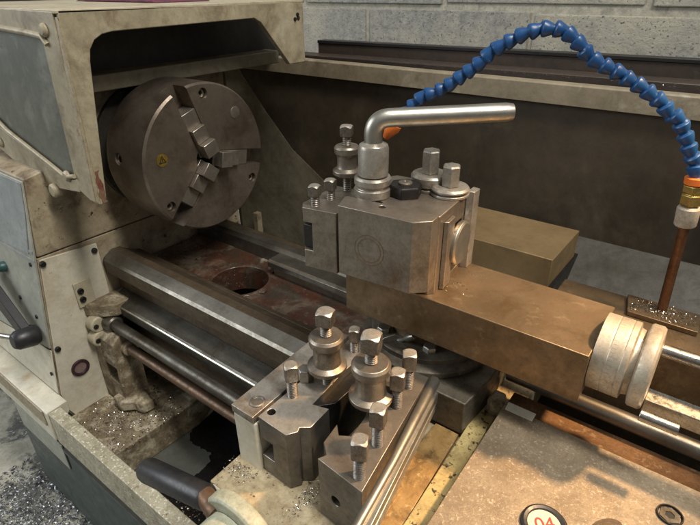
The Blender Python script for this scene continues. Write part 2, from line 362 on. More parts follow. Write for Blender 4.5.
# splash panel's lit part painted as a paler sheet, cut along the shadow edge
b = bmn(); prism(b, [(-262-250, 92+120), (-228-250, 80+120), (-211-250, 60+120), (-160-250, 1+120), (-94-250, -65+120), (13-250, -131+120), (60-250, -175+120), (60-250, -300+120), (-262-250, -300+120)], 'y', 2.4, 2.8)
part('lit_area_sheet', b, 'litarea_ledge', spl, bev=0)
b = bmn(); box(b, -196-250, -184-250, -22, -9, -180, -92); 
part('end_stiffener', b, 'creamdirty', spl, bev=1)

# ================================================================== HEADSTOCK
hs = thing('headstock', 'cream painted lathe headstock casting behind the three jaw chuck, stained with oil', 'headstock', (-350, 0, -330))
def hp(pts): return [(y, z+330) for y, z in pts]
up = [(-142, 172), (-142, 5), (-188, -3), (-202, -109), (150, -109), (150, 172)]
b = bmn(); prism(b, hp(up), 'x', -350, 220); hbody = part('upper_casting', b, 'creamdirty', hs, bev=3, segs=3)
low = [(-202, -111), (-233, -329), (-231, -362), (-220, -390), (-204, -404), (-180, -409), (-120, -394), (150, -394), (150, -111)]
b = bmn(); prism(b, hp(low), 'x', -350, 218); part('lower_casting', b, 'creamdirty', hs, bev=2)
covp = [(-201, -113), (-231.5, -329), (-229, -360), (-218, -387), (-203, -400), (-180, -405), (-150, -398), (-118, -375), (-118, -285), (-122, -215), (-122, -119)]
b = bmn(); prism(b, hp(covp), 'x', 218.3, 221.5); part('gear_cover', b, 'creamclean', hs, bev=.8)
# face plate: slanted control panel along the front, left of the corner
def slant(pts, t0, t1):   # prism lying on the slanted front (slope from (-188,-3) to (-233,-329))
    bm = bmn(); nrm = Vector((0, -326, 45)).normalized(); A = []; B = []
    for x, z in pts:
        y = -188-(-3-z)*45/326
        p = Vector((x, y, z+330)); A.append(bm.verts.new(p+nrm*t0)); B.append(bm.verts.new(p+nrm*t1))
    n = len(pts); bm.faces.new(A); bm.faces.new(B)
    for i in range(n): bm.faces.new((A[i], A[(i+1) % n], B[(i+1) % n], B[i]))
    return bm
part('control_panel', slant([(-350, -6), (219, -6), (219, -248), (-350, -310)], .4, 3), 'greygreen', hs, bev=.7)
part('lower_panel', slant([(-350, -314), (219, -252), (219, -326), (-350, -326)], .4, 2), 'creamclean', hs, bev=.7)
part('nameplate', slant([(60, -8), (218, -8), (216, -50), (206, -106), (60, -112)], 3.2, 4.2), 'plate', hs, bev=.3)
part('chromed_strip', slant([(60, -100), (217, -100), (217, -104), (60, -104)], 3.2, 3.8), 'plate', hs, bev=.2)
part('chromed_strip', slant([(60, -112), (219, -112), (219, -115), (60, -115)], 3.2, 3.8), 'plate', hs, bev=.2)
nd = Vector((0, -326, 45)).normalized()
def onpanel(x, z, h=3.): return Vector((x, -188-(-3-z)*45/326, z+330))+nd*h
for x, z in ((205, -122), (150, -190), (195, -205), (212, -293)):
    part('panel_screw', lathe(bmn(), [(3, 0), (3, 1.6), (0, 2.2)], onpanel(x, z), nd, 16), 'black', hs, bev=.3)
part('teal_button', lathe(bmn(), [(8, 0), (8, 6), (6.5, 9), (0, 10)], onpanel(114, -152), nd, 28), 'teal', hs, bev=.8)
# screws and round badge on the end cover
for y, z in ((-199, -119), (-216, -252), (-128, -128)):
    part('cover_screw', lathe(bmn(), [(4.2, 0), (4.2, 3), (3.4, 4.4), (0, 4.6)], (221, y, z+330), (1, 0, 0), 16), 'black', hs, bev=.4)
bd = part('round_badge', ringlathe(bmn(), [(13.5, 0), (13.5, 3), (10, 3.6), (9, 2), (9, 0)], (221.5, -195, 30), (1, 0, 0), 40), 'purple', hs, bev=.4)
part('badge_face', lathe(bmn(), [(9.2, 0), (9.2, 1.6)], (221.5, -195, 30), (1, 0, 0), 32), 'pinkish', bd, bev=.2)
# spindle nose and backplate
part('spindle_flange', lathe(bmn(), [(92, 0), (92, 8), (70, 12), (70, 34)], (219, 0, 330), (1, 0, 0), 64), 'chuck_side', hs, bev=1)
# top ledge seen through the guard
b = bmn(); prism(b, hp([(-142, 173), (160, 173), (160, 176), (-142, 176)]), 'x', -350, 228); part('top_cover', b, 'greygreen', hs, bev=1)
b = bmn(); box(b, 221, 262, -110, 240, 330+92, 330+112); part('inner_ledge', b, 'litarea_ledge', hs, bev=2)
# little shelf bracket
sh = part('shelf_bracket', box(bmn(), 222, 225, -171, -146, 330-205, 330-164), 'cream', hs, bev=1)
b = bmn(); prism(b, [(222, -166), (247, -152), (262, -136), (262, -100), (222, -100)], 'z', 330-222, 330-202); part('shelf', b, 'dirt', sh, bev=2.5, segs=3)
for z in (-178, -192): part('bracket_screw', lathe(bmn(), [(4.5, 0), (4.5, 3), (2.5, 3.4), (2.5, 1.5), (0, 1.5)], (225, -164, 330+z), (1, 0, 0), 16), 'black', sh, bev=.3)

# gear change lever on the panel
lev = thing('gear_lever', 'black gear change lever with a conical hub on the front panel of the headstock', 'lever', (-158, -222, -232))
part('hub', lathe(bmn(), [(13, -2), (16, 4), (14, 26), (10, 32), (0, 33)], (0, -4, 0), nd, 32), 'blackplastic', lev, bev=.8)
part('flat_arm', prism(bmn(), [(2, 14), (-110, 96), (-130, 66), (-12, -8)], 'y', -20, -8), 'blackplastic', lev, bev=1.5)
part('rod', tube(bmn(), [(-4, -22, 0), (-60, -40, -6), (-120, -58, -14)], 4, 16), 'bright', lev, bev=0)

# ================================================================== CHUCK GUARD
gd = thing('chuck_guard', 'worn cream cast chuck guard with a large cut out, chipped along its front corner', 'guard', (-10, -160, -20))
def G(pts): return [(y+160, z+20) for y, z in pts]
# side face (looks towards the tailstock): flange with the big opening
outer = [(-156, 181), (-162, -10), (-158, -17), (-152, -17), (-149.5, -3)]
outl = [(-153, 189), (-163, -12), (-160, -18), (-153, -18), (-150, -10), (-131, 138), (-128, 150), (-121, 159), (-111, 164), (-98, 166), (114, 169), (126, 163), (176, 107), (180, 102), (214, 102), (216, 108), (216, 186)]
b = bmn(); prism(b, G(outl), 'x', -6, 3); part('side_plate', b, 'guard', gd, bev=1.6, segs=3)
# chipped vertical corner strip
b = bmn(); prism(b, G([(-155, 183), (-164.5, -12), (-161, -17), (-159, -17), (-153.5, 175)]), 'x', -8, 4.2); part('corner_edge', b, 'guardedge', gd, bev=1.2)
def lean(bm):      # the front sheet leans back a little towards its top
    for v in bm.verts: v.co.y += v.co.z*.036
    return bm
def GF(pts, y0, y1):
    return lean(prism(bmn(), [(x+10, z+20) for x, z in pts], 'y', y0, y1))
# front sheet: frame and recessed panel
front = [(-14, 182), (-12, -15), (-40, -6), (-60, -2), (-108, -20), (-150, -22), (-168, 0), (-400, 60), (-400, 186)]
fr = [(-16.5, 182), (-16.5, -17), (-52, -4), (-135, -28), (-138, 0), (-300, 62), (-300, 186)]
b = GF([(-12, 188), (-16.2, -16), (-50, -6), (-74, 4), (-150, 22), (-230, 44), (-420, 110), (-420, 193)], -1, 4)
part('front_plate', b, 'guardpanel', gd, bev=.8)
b = GF([(-12.2, 187.5), (-16.4, -15), (-46, -4), (-46, 160), (-60, 166), (-420, 172), (-420, 192)], -4, -1.1)
part('front_border', b, 'guard', gd, bev=1.4, segs=3)
b = GF([(-40, 8), (-62, 3), (-100, 12), (-200, 36), (-232, 46), (-260, 70), (-420, 160), (-420, 60), (-236, 8), (-140, -20), (-40, -8)], -4.5, -1.2)
part('bottom_border', b, 'guard', gd, bev=1.2, segs=3)
part('bottom_ridge', lean(tube(bmn(), [(-32, -6, 32), (-55, -6, 27), (-90, -6, 37), (-190, -6, 63), (-230, -6, 80), (-262, -6, 120), (-290, -6, 190)], 2.6, 12)), 'guard', gd, bev=0)
part('top_ridge', lean(tube(bmn(), [(-24, -5, 176), (-30, -6, 184), (-60, -6, 186), (-110, -6, 188), (-400, -6, 196)], 3.2, 12)), 'guard', gd, bev=0)
for x, z in ((-34, 170), (-62, 8), (-236, 22)):
    part('guard_screw', lathe(bmn(), [(7, 0), (7, 2), (4.5, 4.5), (0, 5)], (x+10, -4.2+(z+20)*.036, z+20), (0, -1, 0), 20), 'guard', gd, bev=.4)
b = lathe(bmn(), [(9, 0), (9, 8), (7, 10), (0, 10.5)], (-92, -1, 2), (0, -1, 0), 28); part('lug', b, 'guard', gd, bev=.8)
# top
b = bmn(); box(b, -420, 3, 4, 376, 205.5, 209.3); part('top_sheet', b, 'cream', gd, bev=1.2)
for y, z in ((202, 172), (200, 166)):
    part('guard_screw', lathe(bmn(), [(2.6, 0), (2.6, 2), (0, 2.4)], (3, y+160-(4 if z == 166 else 0), z+20-2), (1, 0, 0), 14), 'black', gd, bev=.2)
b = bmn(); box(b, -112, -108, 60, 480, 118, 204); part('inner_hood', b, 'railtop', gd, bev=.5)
b = bmn(); prism(b, [(18, 20), (30, 38), (26, 62), (16, 70), (9, 60), (4, 24), (8, 8)], 'x', 3.0, 3.35)
bp_ = [(-.5+random.uniform(-1.2, 1.2), z) for z in range(0, 40, 3)]+[(6.5-z*.05+random.uniform(-1.6, 1.6), z) for z in range(40, 0, -3)]
bp_ = [(y, z-1) for y, z in bp_]
b.free(); b = prism(bmn(), [(y+3, z+4) for y, z in bp_], 'x', 3.05, 3.4); part('red_chip', b, 'redchip', gd, bev=0)
part('oil_hole', lathe(bmn(), [(3.4, 0), (3.2, .6)], (3, 364, 185), (1, 0, 0), 18), 'darkink', gd, bev=0)
rag = part('folded_rag', prism(bmn(), [(-300, 189.8), (-290, 192.6), (-180, 194.6), (-130, 193), (-100, 193.2), (-90, 189.8)], 'y', 20, 110), 'cloth', None, bev=2)
wobble(rag, 2, .03, 3); solo(rag, 'faded maroon rag lying on top of the chuck guard', 'rag')

# ================================================================== CHUCK
ch = thing('lathe_chuck', 'large brown steel three jaw chuck mounted on the headstock spindle', 'chuck', (0, 0, 0), 0)
ANG = [108.5, -11.5, -131.5]
def rad(a): return Vector((0, math.cos(math.radians(a)), math.sin(math.radians(a))))
body = ringlathe(bmn(), [(21, 0), (97.5, 0), (100, -3), (100, -78), (97, -88), (60, -88), (21, -88)], (0, 0, 0), (1, 0, 0), 128)
cuts = []
def rbox(bm, a, r0, r1, w, x0, x1):
    d = rad(a); t = Vector((1, 0, 0)).cross(d); vs = []
    for x in (x0, x1):
        for r in (r0, r1):
            for s in (-1, 1): vs.append(bm.verts.new(d*r+t*(s*w)+Vector((x, 0, 0))))
    for f in ((0,1,3,2), (4,6,7,5), (0,4,5,1), (2,3,7,6), (0,2,6,4), (1,5,7,3)): bm.faces.new([vs[i] for i in f])
    return bm
for a in ANG: cuts.append(rbox(bmn(), a, 8, 108, 11.5, -26, 5))
HOL = [(87, 86), (-33, 88), (-146, 86)]
for a, r in HOL:
    p = rad(a)*r; cuts.append(lathe(bmn(), [(7, -14), (7, 2)], p, (1, 0, 0), 28))
for a in (172, 52, -68):
    cuts.append(lathe(bmn(), [(8, 80), (8, 106)], Vector((-56, 0, 0)), rad(a), 28))
part('chuck_body', body, 'chuck', ch, bev=.8, cut=cuts)
for a in ANG:                       # stepped jaws
    b = rbox(bmn(), a, 7, 70, 11.2, -24, -1)
    j = part('jaw', b, 'jaw', ch, bev=.8)
    part('jaw_step', rbox(bmn(), a, 9, 28, 10.6, -.9, 17), 'jaw', j, bev=1)
    part('jaw_step', rbox(bmn(), a, 28.2, 48, 10.6, -.9, 7), 'jaw', j, bev=1)
for a, r in HOL:
    part('cap_screw', ringlathe(bmn(), [(6.3, -13), (6.3, -6), (5.6, -5), (3, -5), (2.6, -13)], rad(a)*r, (1, 0, 0), 24), 'jaw', ch, bev=.3)
part('key_socket', ringlathe(bmn(), [(7.6, 84), (7.6, 97), (5, 97), (4.4, 84)], Vector((-56, 0, 0)), rad(172), 24), 'jaw', ch, bev=.3)
part('round_plug', lathe(bmn(), [(8.2, 0), (8.2, .5), (6.5, .9), (0, .9)], rad(44)*76+Vector((0, 0, 0)), (1, 0, 0), 32), 'jaw', ch, bev=.2)
ws = part('warning_sticker', lathe(bmn(), [(8.2, .1), (8.2, .5)], rad(168)*74, (1, 0, 0), 32), 'yellowink', ch, bev=0)
c0 = rad(168)*74
tri = bmn(); pr = [(0, 6.2), (-5.6, -3.6), (5.6, -3.6)]
def tri2(s, x0, x1, bm): return prism(bm, [(c0.y+p[0]*s, c0.z+p[1]*s) for p in pr], 'x', x0, x1)
outer_t = tri2(1, .5, .8, bmn()); part('warning_triangle', outer_t, 'darkink', ws, bev=0, cut=[tri2(.66, .3, 1.2, bmn())])
part('warning_mark', prism(bmn(), [(c0.y-.5, c0.z-1.6), (c0.y+.5, c0.z-1.6), (c0.y+.7, c0.z+2), (c0.y-.7, c0.z+2)], 'x', .5, .8), 'darkink', ws, bev=0)

# ================================================================== BED
bed = thing('lathe_bed', 'grey cast lathe bed with oily brown guideways and a red oxide gap below the chuck', 'lathe bed', (0, 0, -330))
def bp(pts): return [(y, z+330) for y, z in pts]
b = bmn(); prism(b, bp([(-84, -141), (-90, -136), (-103, -135), (-117, -143), (-120, -147), (-119, -167), (-104, -174), (-104, -330), (-68, -330), (-68, -150)]), 'x', -127.5, 400)
fw = part('front_guideway', b, 'wayside', bed, bev=.35, segs=2, angle=14)
fw.data.materials.append(MT['way'])
for p in fw.data.polygons:
    if p.normal.z > .35 and p.center.y < -.1: p.material_index = 1
b = bmn(); prism(b, bp([(-104.3, -198), (-127, -207), (-131, -210), (-131, -224), (-120, -230), (-104.3, -230)]), 'x', -118, 760)
lw = part('lower_ledge', b, 'waydark', bed, bev=.35, segs=2, angle=14)
b = bmn(); prism(b, bp([(-130.0, -208.6), (-131.4, -209.6), (-131.4, -211.2), (-130.4, -211.2)]), 'x', -117.5, 760); part('worn_edge_highlight', b, 'edgehighlight', bed, bev=0)  # bright strip paints the highlight along the worn way edge
b = bmn(); prism(b, bp([(-104.3, -232), (-112, -238), (-112, -320), (-104.3, -330)]), 'x', -118, 760); part('bed_side', b, 'wayside', bed, bev=1)
# rear ways
b = bmn(); prism(b, bp([(50, -146), (55, -140), (70, -140), (76, -150), (76, -300), (50, -300)]), 'x', -127.5, 760); rw = part('rear_guideway', b, 'way', bed, bev=1)
b = bmn(); prism(b, bp([(76.3, -152), (108, -160), (108, -300), (76.3, -300)]), 'x', -127.5, 760); part('rear_bed_side', b, 'wayside', bed, bev=1)
b = bmn(); prism(b, bp([(22, -148), (26, -145), (49.7, -145), (49.7, -158), (30, -160), (22, -156)]), 'x', 72, 760); part('gap_insert_way', b, 'way', bed, bev=1.2)
b = bmn(); prism(b, bp([(28, -161), (49.7, -159), (49.7, -300), (28, -300)]), 'x', 78, 760); part('gap_insert_wall', b, 'wayside', bed, bev=1)
# gap floor with round opening
b = bmn(); box(b, -127, 420, -67.7, 27.7, 150, 160)
g = part('gap_floor', b, 'redoxide', bed, bev=1, cut=[lathe(bmn(), [(45, 100), (45, 200)], (50, -14, 0), n=64)])
part('opening_boss', ringlathe(bmn(), [(41, 120), (41, 159.6), (42.5, 160.4), (47, 160.2), (47, 120)], (50, -14, 0), n=64), 'redoxide', bed, bev=.8)
b = bmn(); prism(b, bp([(-67.7, -150), (-60, -152), (-50, -170), (-67.7, -170)]), 'x', -127, 420); part('inner_fillet', b, 'wayside', bed, bev=1)
b = bmn(); prism(b, bp([(27.7, -172), (49.7, -166), (49.7, -180), (27.7, -180)]), 'x', -127, 71); part('gap_fillet', b, 'redoxide', bed, bev=1)
part('bed_screw', lathe(bmn(), [(6, 0), (6, 2), (4, 3), (0, 3)], (100, -18, 160), n=20), 'redoxide', bed, bev=.4)
part('bed_screw', lathe(bmn(), [(4, 0), (4, 3), (0, 3.4)], (-52, -8, 160), n=20), 'redoxide', bed, bev=.4)

# lead screw, feed shaft and their bracket
ls = part('lead_screw', tube(bmn(), [(-98, -143, -236), (760, -143, -236)], 8.5, 28), 'waydark', None, bev=0)
solo(ls, 'thick dark lead screw running along the front of the bed above the brown feed shaft', 'lead screw')
fs = part('feed_shaft', tube(bmn(), [(-70, -143, -268), (760, -143, -268)], 7.5, 24), 'copper', None, bev=0)
solo(fs, 'thin brown feed shaft running along the bed below the lead screw', 'shaft')
bk = thing('shaft_bracket', 'dirty cast bracket on the headstock carrying the lead screw and feed shaft', 'bracket', (-100, -140, -372))
cuts = [box(bmn(), -5, 25, -40, -2, 45, 75)]
b = bmn(); prism(b, [(-27, 0), (-27, 60), (-24, 118), (-12, 128), (14, 126), (14, 0)], 'x', -28, 28)
w = part('bracket_body', b, 'dirt', bk, bev=3, segs=3, cut=cuts); 
for y, z in ((-24, 132), (-27, 108)):
    lg = part('lug', lathe(bmn(), [(13, 0), (13, 14), (11, 16)], (-24, y+6, z+6), (1, 0, 0), 28), 'cream', bk, bev=1)
    part('lug_screw', lathe(bmn(), [(4, 0), (4, 2), (0, 2.2)], (-8, y, z+6), (1, 0, 0), 6), 'black', lg, bev=.3)
part('shaft_collar', lathe(bmn(), [(13, 0), (13, 16), (10.5, 18)], (-8, -3, 136), (1, 0, 0), 32), 'way', bk, bev=.8)
part('shaft_boss', lathe(bmn(), [(11, 0), (11, 18), (8, 20)], (18, -3, 104), (1, 0, 0), 28), 'creamdirty', bk, bev=.8)
b = bmn(); prism(b, [(8, -36), (30, -38), (44, -24), (62, -20), (66, -2), (30, 4), (8, 4)], 'z', 0, 20); ft = part('bracket_foot', b, 'dirt', bk, bev=5, segs=3)

# ================================================================== CARRIAGE
car = thing('carriage_saddle', 'lathe carriage saddle with cream sides, oily brown channel and a rusty ground cover plate', 'carriage', (400, -150, -150))
X0, Y0, Z0 = 400, -150, -150
def cz(pts): return [(x-X0, y-Y0) for x, y in pts]
def cp(pts, z0, z1, ax='z'): return prism(bmn(), cz(pts), 'z', z0-Z0, z1-Z0)
part('saddle_wing', cp([(304, -243), (329.5, -243), (326, -128), (299, -128)], -200, -98), 'creamclean', car, bev=2)
part('wing_top_plate', cp([(303.5, -243.5), (328.5, -243.5), (325, -112), (298.5, -112)], -97.6, -90), 'ground', car, bev=.8)
pl = part('oil_plug', lathe(bmn(), [(6.5, 0), (6.5, 1), (5.2, 1.6), (4.6, .6), (0, .6)], (319-X0, -229-Y0, 60), n=32), 'post', car, bev=.2)
part('saddle_floor', cp([(302, -275), (480, -275), (480, 40), (298, 40)], -190, -151), 'speckled', car, bev=2)
part('apron_front', cp([(306, -277), (380, -277), (380, -272), (306, -272)], -330, -152), 'creamclean', car, bev=1.5)
part('oily_channel', cp([(424, -262), (456, -262), (447, -112), (424, -112)], -150.7, -146), 'brownchannel', car, bev=.6)
part('channel_step', cp([(424, -262), (438, -262), (436, -190), (424, -190)], -145.8, -143), 'brownchannel', car, bev=.8)
part('painted_ridge', cp([(457, -290), (472, -290), (465, -60), (448, -60)], -150.5, -142.5), 'yellow', car, bev=1.2, segs=3)
# cover plate
cv = part('cover_plate', cp([(476, -330), (760, -330), (760, -80), (473, -80)], -132, -120), 'cover', car, bev=.8)
part('cover_edge', cp([(476, -86), (500, -86), (500, -76), (475, -76)], -119.8, -118.6), 'creamclean', cv, bev=.4)
sc = part('cap_screw', ringlathe(bmn(), [(8.5, 0), (8.5, 1.4), (7.6, 1.4), (7.4, -.4), (7.0, -.4), (7.0, 0)], (608-X0, -115-Y0, 30.5), n=32), 'black', cv, bev=.2)
part('socket_floor', ringlathe(bmn(), [(3.2, 0), (7, 0), (7, .9), (3.2, .9)], (608-X0, -115-Y0, 30.1), n=6), 'castiron', sc, bev=.1)
part('socket_hole', lathe(bmn(), [(3.3, .1), (3.3, .3)], (608-X0, -115-Y0, 30.1), n=6), 'hole', sc, bev=0)
bd = part('machine_badge', ringlathe(bmn(), [(15.5, 0), (15.5, 2.4), (14, 3.4), (11.5, 2.8), (11, 1.2), (11, 0)], (540-X0, -175-Y0, 30.2), n=48), 'blackplastic', cv, bev=.4)
part('badge_face', lathe(bmn(), [(11.2, 0), (11.2, 1.6)], (540-X0, -175-Y0, 30.2), n=40), 'badgeface', bd, bev=0)
cu = bpy.data.curves.new('txt', 'FONT'); cu.body = '04'; cu.size = 14*S; cu.extrude = .12*S; cu.align_x = 'CENTER'; cu.align_y = 'CENTER'
to = bpy.data.objects.new('tmp', cu); COL.objects.link(to); bpy.context.view_layer.update()
me = bpy.data.meshes.new_from_object(to.evaluated_get(bpy.context.evaluated_depsgraph_get())); bpy.data.objects.remove(to)
for v in me.vertices:
    v.co = Matrix.Rotation(math.radians(38), 3, 'Z') @ v.co; v.co += Vector((140.5, -25, 32.0))*S
me.materials.clear(); me.materials.append(MT['redink']); to = bpy.data.objects.new('badge_number', me); COL.objects.link(to); to.parent = bd
b = cp([(575+13*math.cos(t*PI/12)*math.cos(1)-7*math.sin(t*PI/12)*math.sin(1), -152+13*math.cos(t*PI/12)*math.sin(1)+7*math.sin(t*PI/12)*math.cos(1)) for t in range(24)], -119.9, -119.7); part('oil_patch', b, 'oilpatch', cv, bev=0)
# rusty way behind the cover
part('rusty_way', cp([(470, -76), (760, -76), (760, -43), (470, -43)], -160, -134), 'rusty', car, bev=2)
part('shiny_way_bar', tube(bmn(), [(60, 113, 30), (160, 113, 30), (330, 113, 30)], 7.5, 28), 'way', car, bev=0)
part('saddle_rear', cp([(470, -6), (760, -6), (760, 70), (470, 70)], -150, -62), 'warm', car, bev=1.5)
part('pipe_pad', cp([(536, 34), (592, 34), (592, 66), (530, 66)], -61.7, -57), 'warm', car, bev=.8)
part('grease_clump', cp([(455, -74), (462, -80), (471, -74), (468, -58), (456, -58)], -142, -126), 'dirt', car, bev=4)

# cross slide
xs = thing('cross_slide', 'dark oily cross slide with a graduated swivel base under the brown compound slide', 'cross slide', (380, -40, -146))
def xz(pts, z0, z1): return prism(bmn(), [(x-380, y+40) for x, y in pts], 'z', z0+146, z1+146)
part('slide_body', xz([(334, -111), (449, -111), (453, -68), (449, 60), (334, 60)], -146, -110), 'castiron', xs, bev=1.5)
part('slide_skirt', xz([(326, -104), (333.6, -104), (333.6, 50), (326, 50)], -146, -120), 'castiron', xs, bev=1.5)
sw = part('swivel_base', lathe(bmn(), [(66, 36.4), (66, 42), (62, 44), (57, 44.4), (57, 50), (55, 51), (0, 51)], (-6, -4, 0), n=96), 'castiron', xs, bev=.6)
part('swivel_neck', lathe(bmn(), [(45, 51.2), (45, 84)], (-6, 6, 0), n=64), 'warm', xs, bev=.6)
part('rear_pad', xz([(300, 128), (441, 128), (443, 230), (300, 230)], -146, -75), 'padcol', xs, bev=1.2)
part('rear_slide', xz([(320, 60.4), (446, 60.4), (446, 240), (320, 240)], -160, -112), 'black', xs, bev=1.2)
for x in (344, 396):
    hb = part('hex_bolt', lathe(bmn(), [(7.2, 48), (7.2, 55), (6.3, 56.5), (0, 56.5)], (x-380, -40, 0), n=6, rot=.3), 'dull', xs, bev=.7)
nip = part('oil_nipple', lathe(bmn(), [(2.4, 0), (2.4, 10), (3.6, 12), (3.6, 20), (2.6, 23), (0, 24)], (-16, -44, 50), (.75, -.1, .6), n=16), 'dull', xs, bev=.4)
part('oil_wire', tube(bmn(), [(-10, -45, 56), (-17, -50, 60), (-25, -56, 56), (-30, -62, 48)], .7, 8), 'dull', xs, bev=0)

# compound slide
cs = thing('compound_slide', 'brown oily compound slide block with a silver graduated collar on its end', 'compound slide', (328, -101, -62), 0)
b = box(bmn(), -15, 203, 0, 79, -7, 37); part('slide_block', b, 'warm', cs, bev=1)
ax = (1, 0, 0); cc = (203.3, 35, 22)
col = part('graduated_collar', lathe(bmn(), [(30, 0), (30, 9), (29.5, 9.5), (30, 10), (30, 18), (29.5, 18.5), (30, 19), (30, 23), (26, 24), (25, 28)], cc, ax, 72), 'alu', cs, bev=.4)
# fine graduation lines
b = bmn()
for k in range(60):
    a = 2*PI*k/60; L = 6 if k % 5 == 0 else 3.5
    y, z = math.cos(a), math.sin(a); c = Vector(cc)
    vs = []
    for h in (10.5, 10.5+L):
        for da in (-.0035, .0035):
            for r in (29.9, 30.03):
                vs.append(b.verts.new(c+Vector((h, r*math.cos(a+da), r*math.sin(a+da)))))
    for f in ((0,1,3,2), (4,6,7,5), (0,4,5,1), (2,3,7,6), (0,2,6,4), (1,5,7,3)): b.faces.new([vs[i] for i in f])
part('graduation_marks', b, 'gradmark', col, bev=0, smooth=False)
dc = part('handle_disc', lathe(bmn(), [(26, 28), (31, 29), (32, 30.5), (32, 37), (30.5, 39), (18, 40)], cc, ax, 72), 'alu', cs, bev=.6)
part('crank_rod', tube(bmn(), [(243, 9, -2), (268, 9, -2)], 4.4, 24), 'bright', cs, bev=.8)
part('spindle_rod', tube(bmn(), [(243, 44, 34), (380, 44, 34)], 5, 24), 'bright', cs, bev=.8)
part('slide_bar', prism(bmn(), [(20, -8), (33, -6), (33, 6), (20, 4)], 'x', 243, 420), 'bright', cs, bev=1)

# ================================================================== TOOL POST (rotated with the compound)
TP = (325, -126)
def tp_thing(name, label, cat, z, group=None): return thing(name, label, cat, (TP[0], TP[1], z), 5, group)
post = tp_thing('tool_post', 'square steel quick change tool post bolted on the compound slide', 'tool post', -25)
# v: 22.5 .. 100 ; u: 2 .. 80
b = prism(bmn(), [(4, 23), (74, 23), (79, 28), (79, 96), (75, 100), (4, 100), (0, 96), (0, 27)], 'z', 0, 72)
cuts = [prism(bmn(), [(70, 52), (90, 52), (90, 80), (70, 80)], 'z', 4, 52), lathe(bmn(), [(3.2, 50), (3.2, 90)], (22, 30, 0), n=20)]
part('post_block', b, 'post', post, bev=1, cut=cuts)
b = prism(bmn(), [(79.3, 84), (86, 86), (87, 97), (80, 99)], 'z', 0, 75); part('corner_gib', b, 'ground', post, bev=.8)
b = prism(bmn(), [(79.3, 36), (83, 38), (83, 52), (79.3, 54)], 'z', 0.5, 64); part('face_rib', b, 'post', post, bev=.8)
part('piston_disc', lathe(bmn(), [(8, -12), (8, 0), (19, .5), (20, 2), (20, 5), (18, 6.5), (0, 6.8)], (80.5, 66, 34), (1, 0, 0), 56), 'dull', post, bev=.5)
def cam(u, v, name='cam_stud', h1=22, dz=0):
    c = part('cam_collar', lathe(bmn(), [(17, 72.2), (17, 74.5), (14, 75), (14, 76), (17, 76.6), (17, 84+dz), (15.5, 86+dz), (8, 86+dz)], (u, v, 0), n=48), 'ground', post, bev=.5)
    part('cam_hex', lathe(bmn(), [(8.3, 86.2+dz), (8.3, 84.5+h1+dz), (7.0, 86+h1+dz), (0, 86.3+h1+dz)], (u, v, 0), n=6, rot=.35), 'ground', c, bev=.7)
cam(44, 84, h1=21); cam(66, 78, h1=18.5, dz=-6)
nt_ = part('centre_nut', lathe(bmn(), [(15.5, 72.2), (15.5, 80), (14, 82), (6.5, 82)], (33, 57, 0), n=6, rot=.25), 'black', post, bev=1)
part('stud_end', lathe(bmn(), [(6.2, 78), (6.2, 83.5), (5, 84.3), (1.5, 84.3), (0, 82.5)], (33, 57, 0), n=24), 'post', nt_, bev=.3)
part('handle_boss', ringlathe(bmn(), [(9, 72.2), (16, 72.2), (16, 79), (14.5, 80), (14.5, 82), (16, 83), (16, 88), (14.5, 90), (9, 90)], (9, 42, 0), n=48), 'ground', post, bev=.5)

# L handle
hd = thing('bent_wrench', 'bent round steel wrench standing on the boss on top of the tool post', 'wrench', (331, -84, 52))
part('socket', lathe(bmn(), [(8.8, 2), (8.8, 13), (13, 14), (13, 37), (12, 40), (8, 42)], (0, 0, 0), n=48), 'ground', hd, bev=.6)
dv = Vector((89, 76, 3)).normalized()
p1 = Vector((-1, 1, 63)); e = Vector((-3, 8, 64))
pts = [(0, 0, 40), (-.5, 0, 47)]+arc((-.5, 0, 47), (-1, 0, 61.5), tuple(Vector((-1, 0, 61))+dv*15), 12)[1:]+[tuple(Vector((-1, 0, 61))+dv*t) for t in (30, 60, 90, 110, 115.5)]
rr = [7.6]*(len(pts)-1)+[6.6]
part('bent_rod', tube(bmn(), pts, rr, 32), 'dull', hd, bev=0)

# holder on the front of the post
fh = tp_thing('mounted_tool_holder', 'plain polished steel tool holder block on the front face of the tool post', 'tool holder', -10, 'tool holders')
b = prism(bmn(), [(0, 0), (68, 0), (80, 10), (80, 22.3), (-4, 22.3), (-6, 20)], 'z', -4, 60)
part('holder_block', b, 'post', fh, bev=.8, cut=[lathe(bmn(), [(3.2, 40), (3.2, 80)], (33, 16, 0), n=20)])
b = bmn()
for r in (11, 14):
    ringlathe(b, [(r, 0), (r, .15), (r-.6, .15), (r-.6, 0)], (30, -.02, 26), (0, -1, 0), 48)
part('engraved_mark', b, 'warm', fh, bev=0)
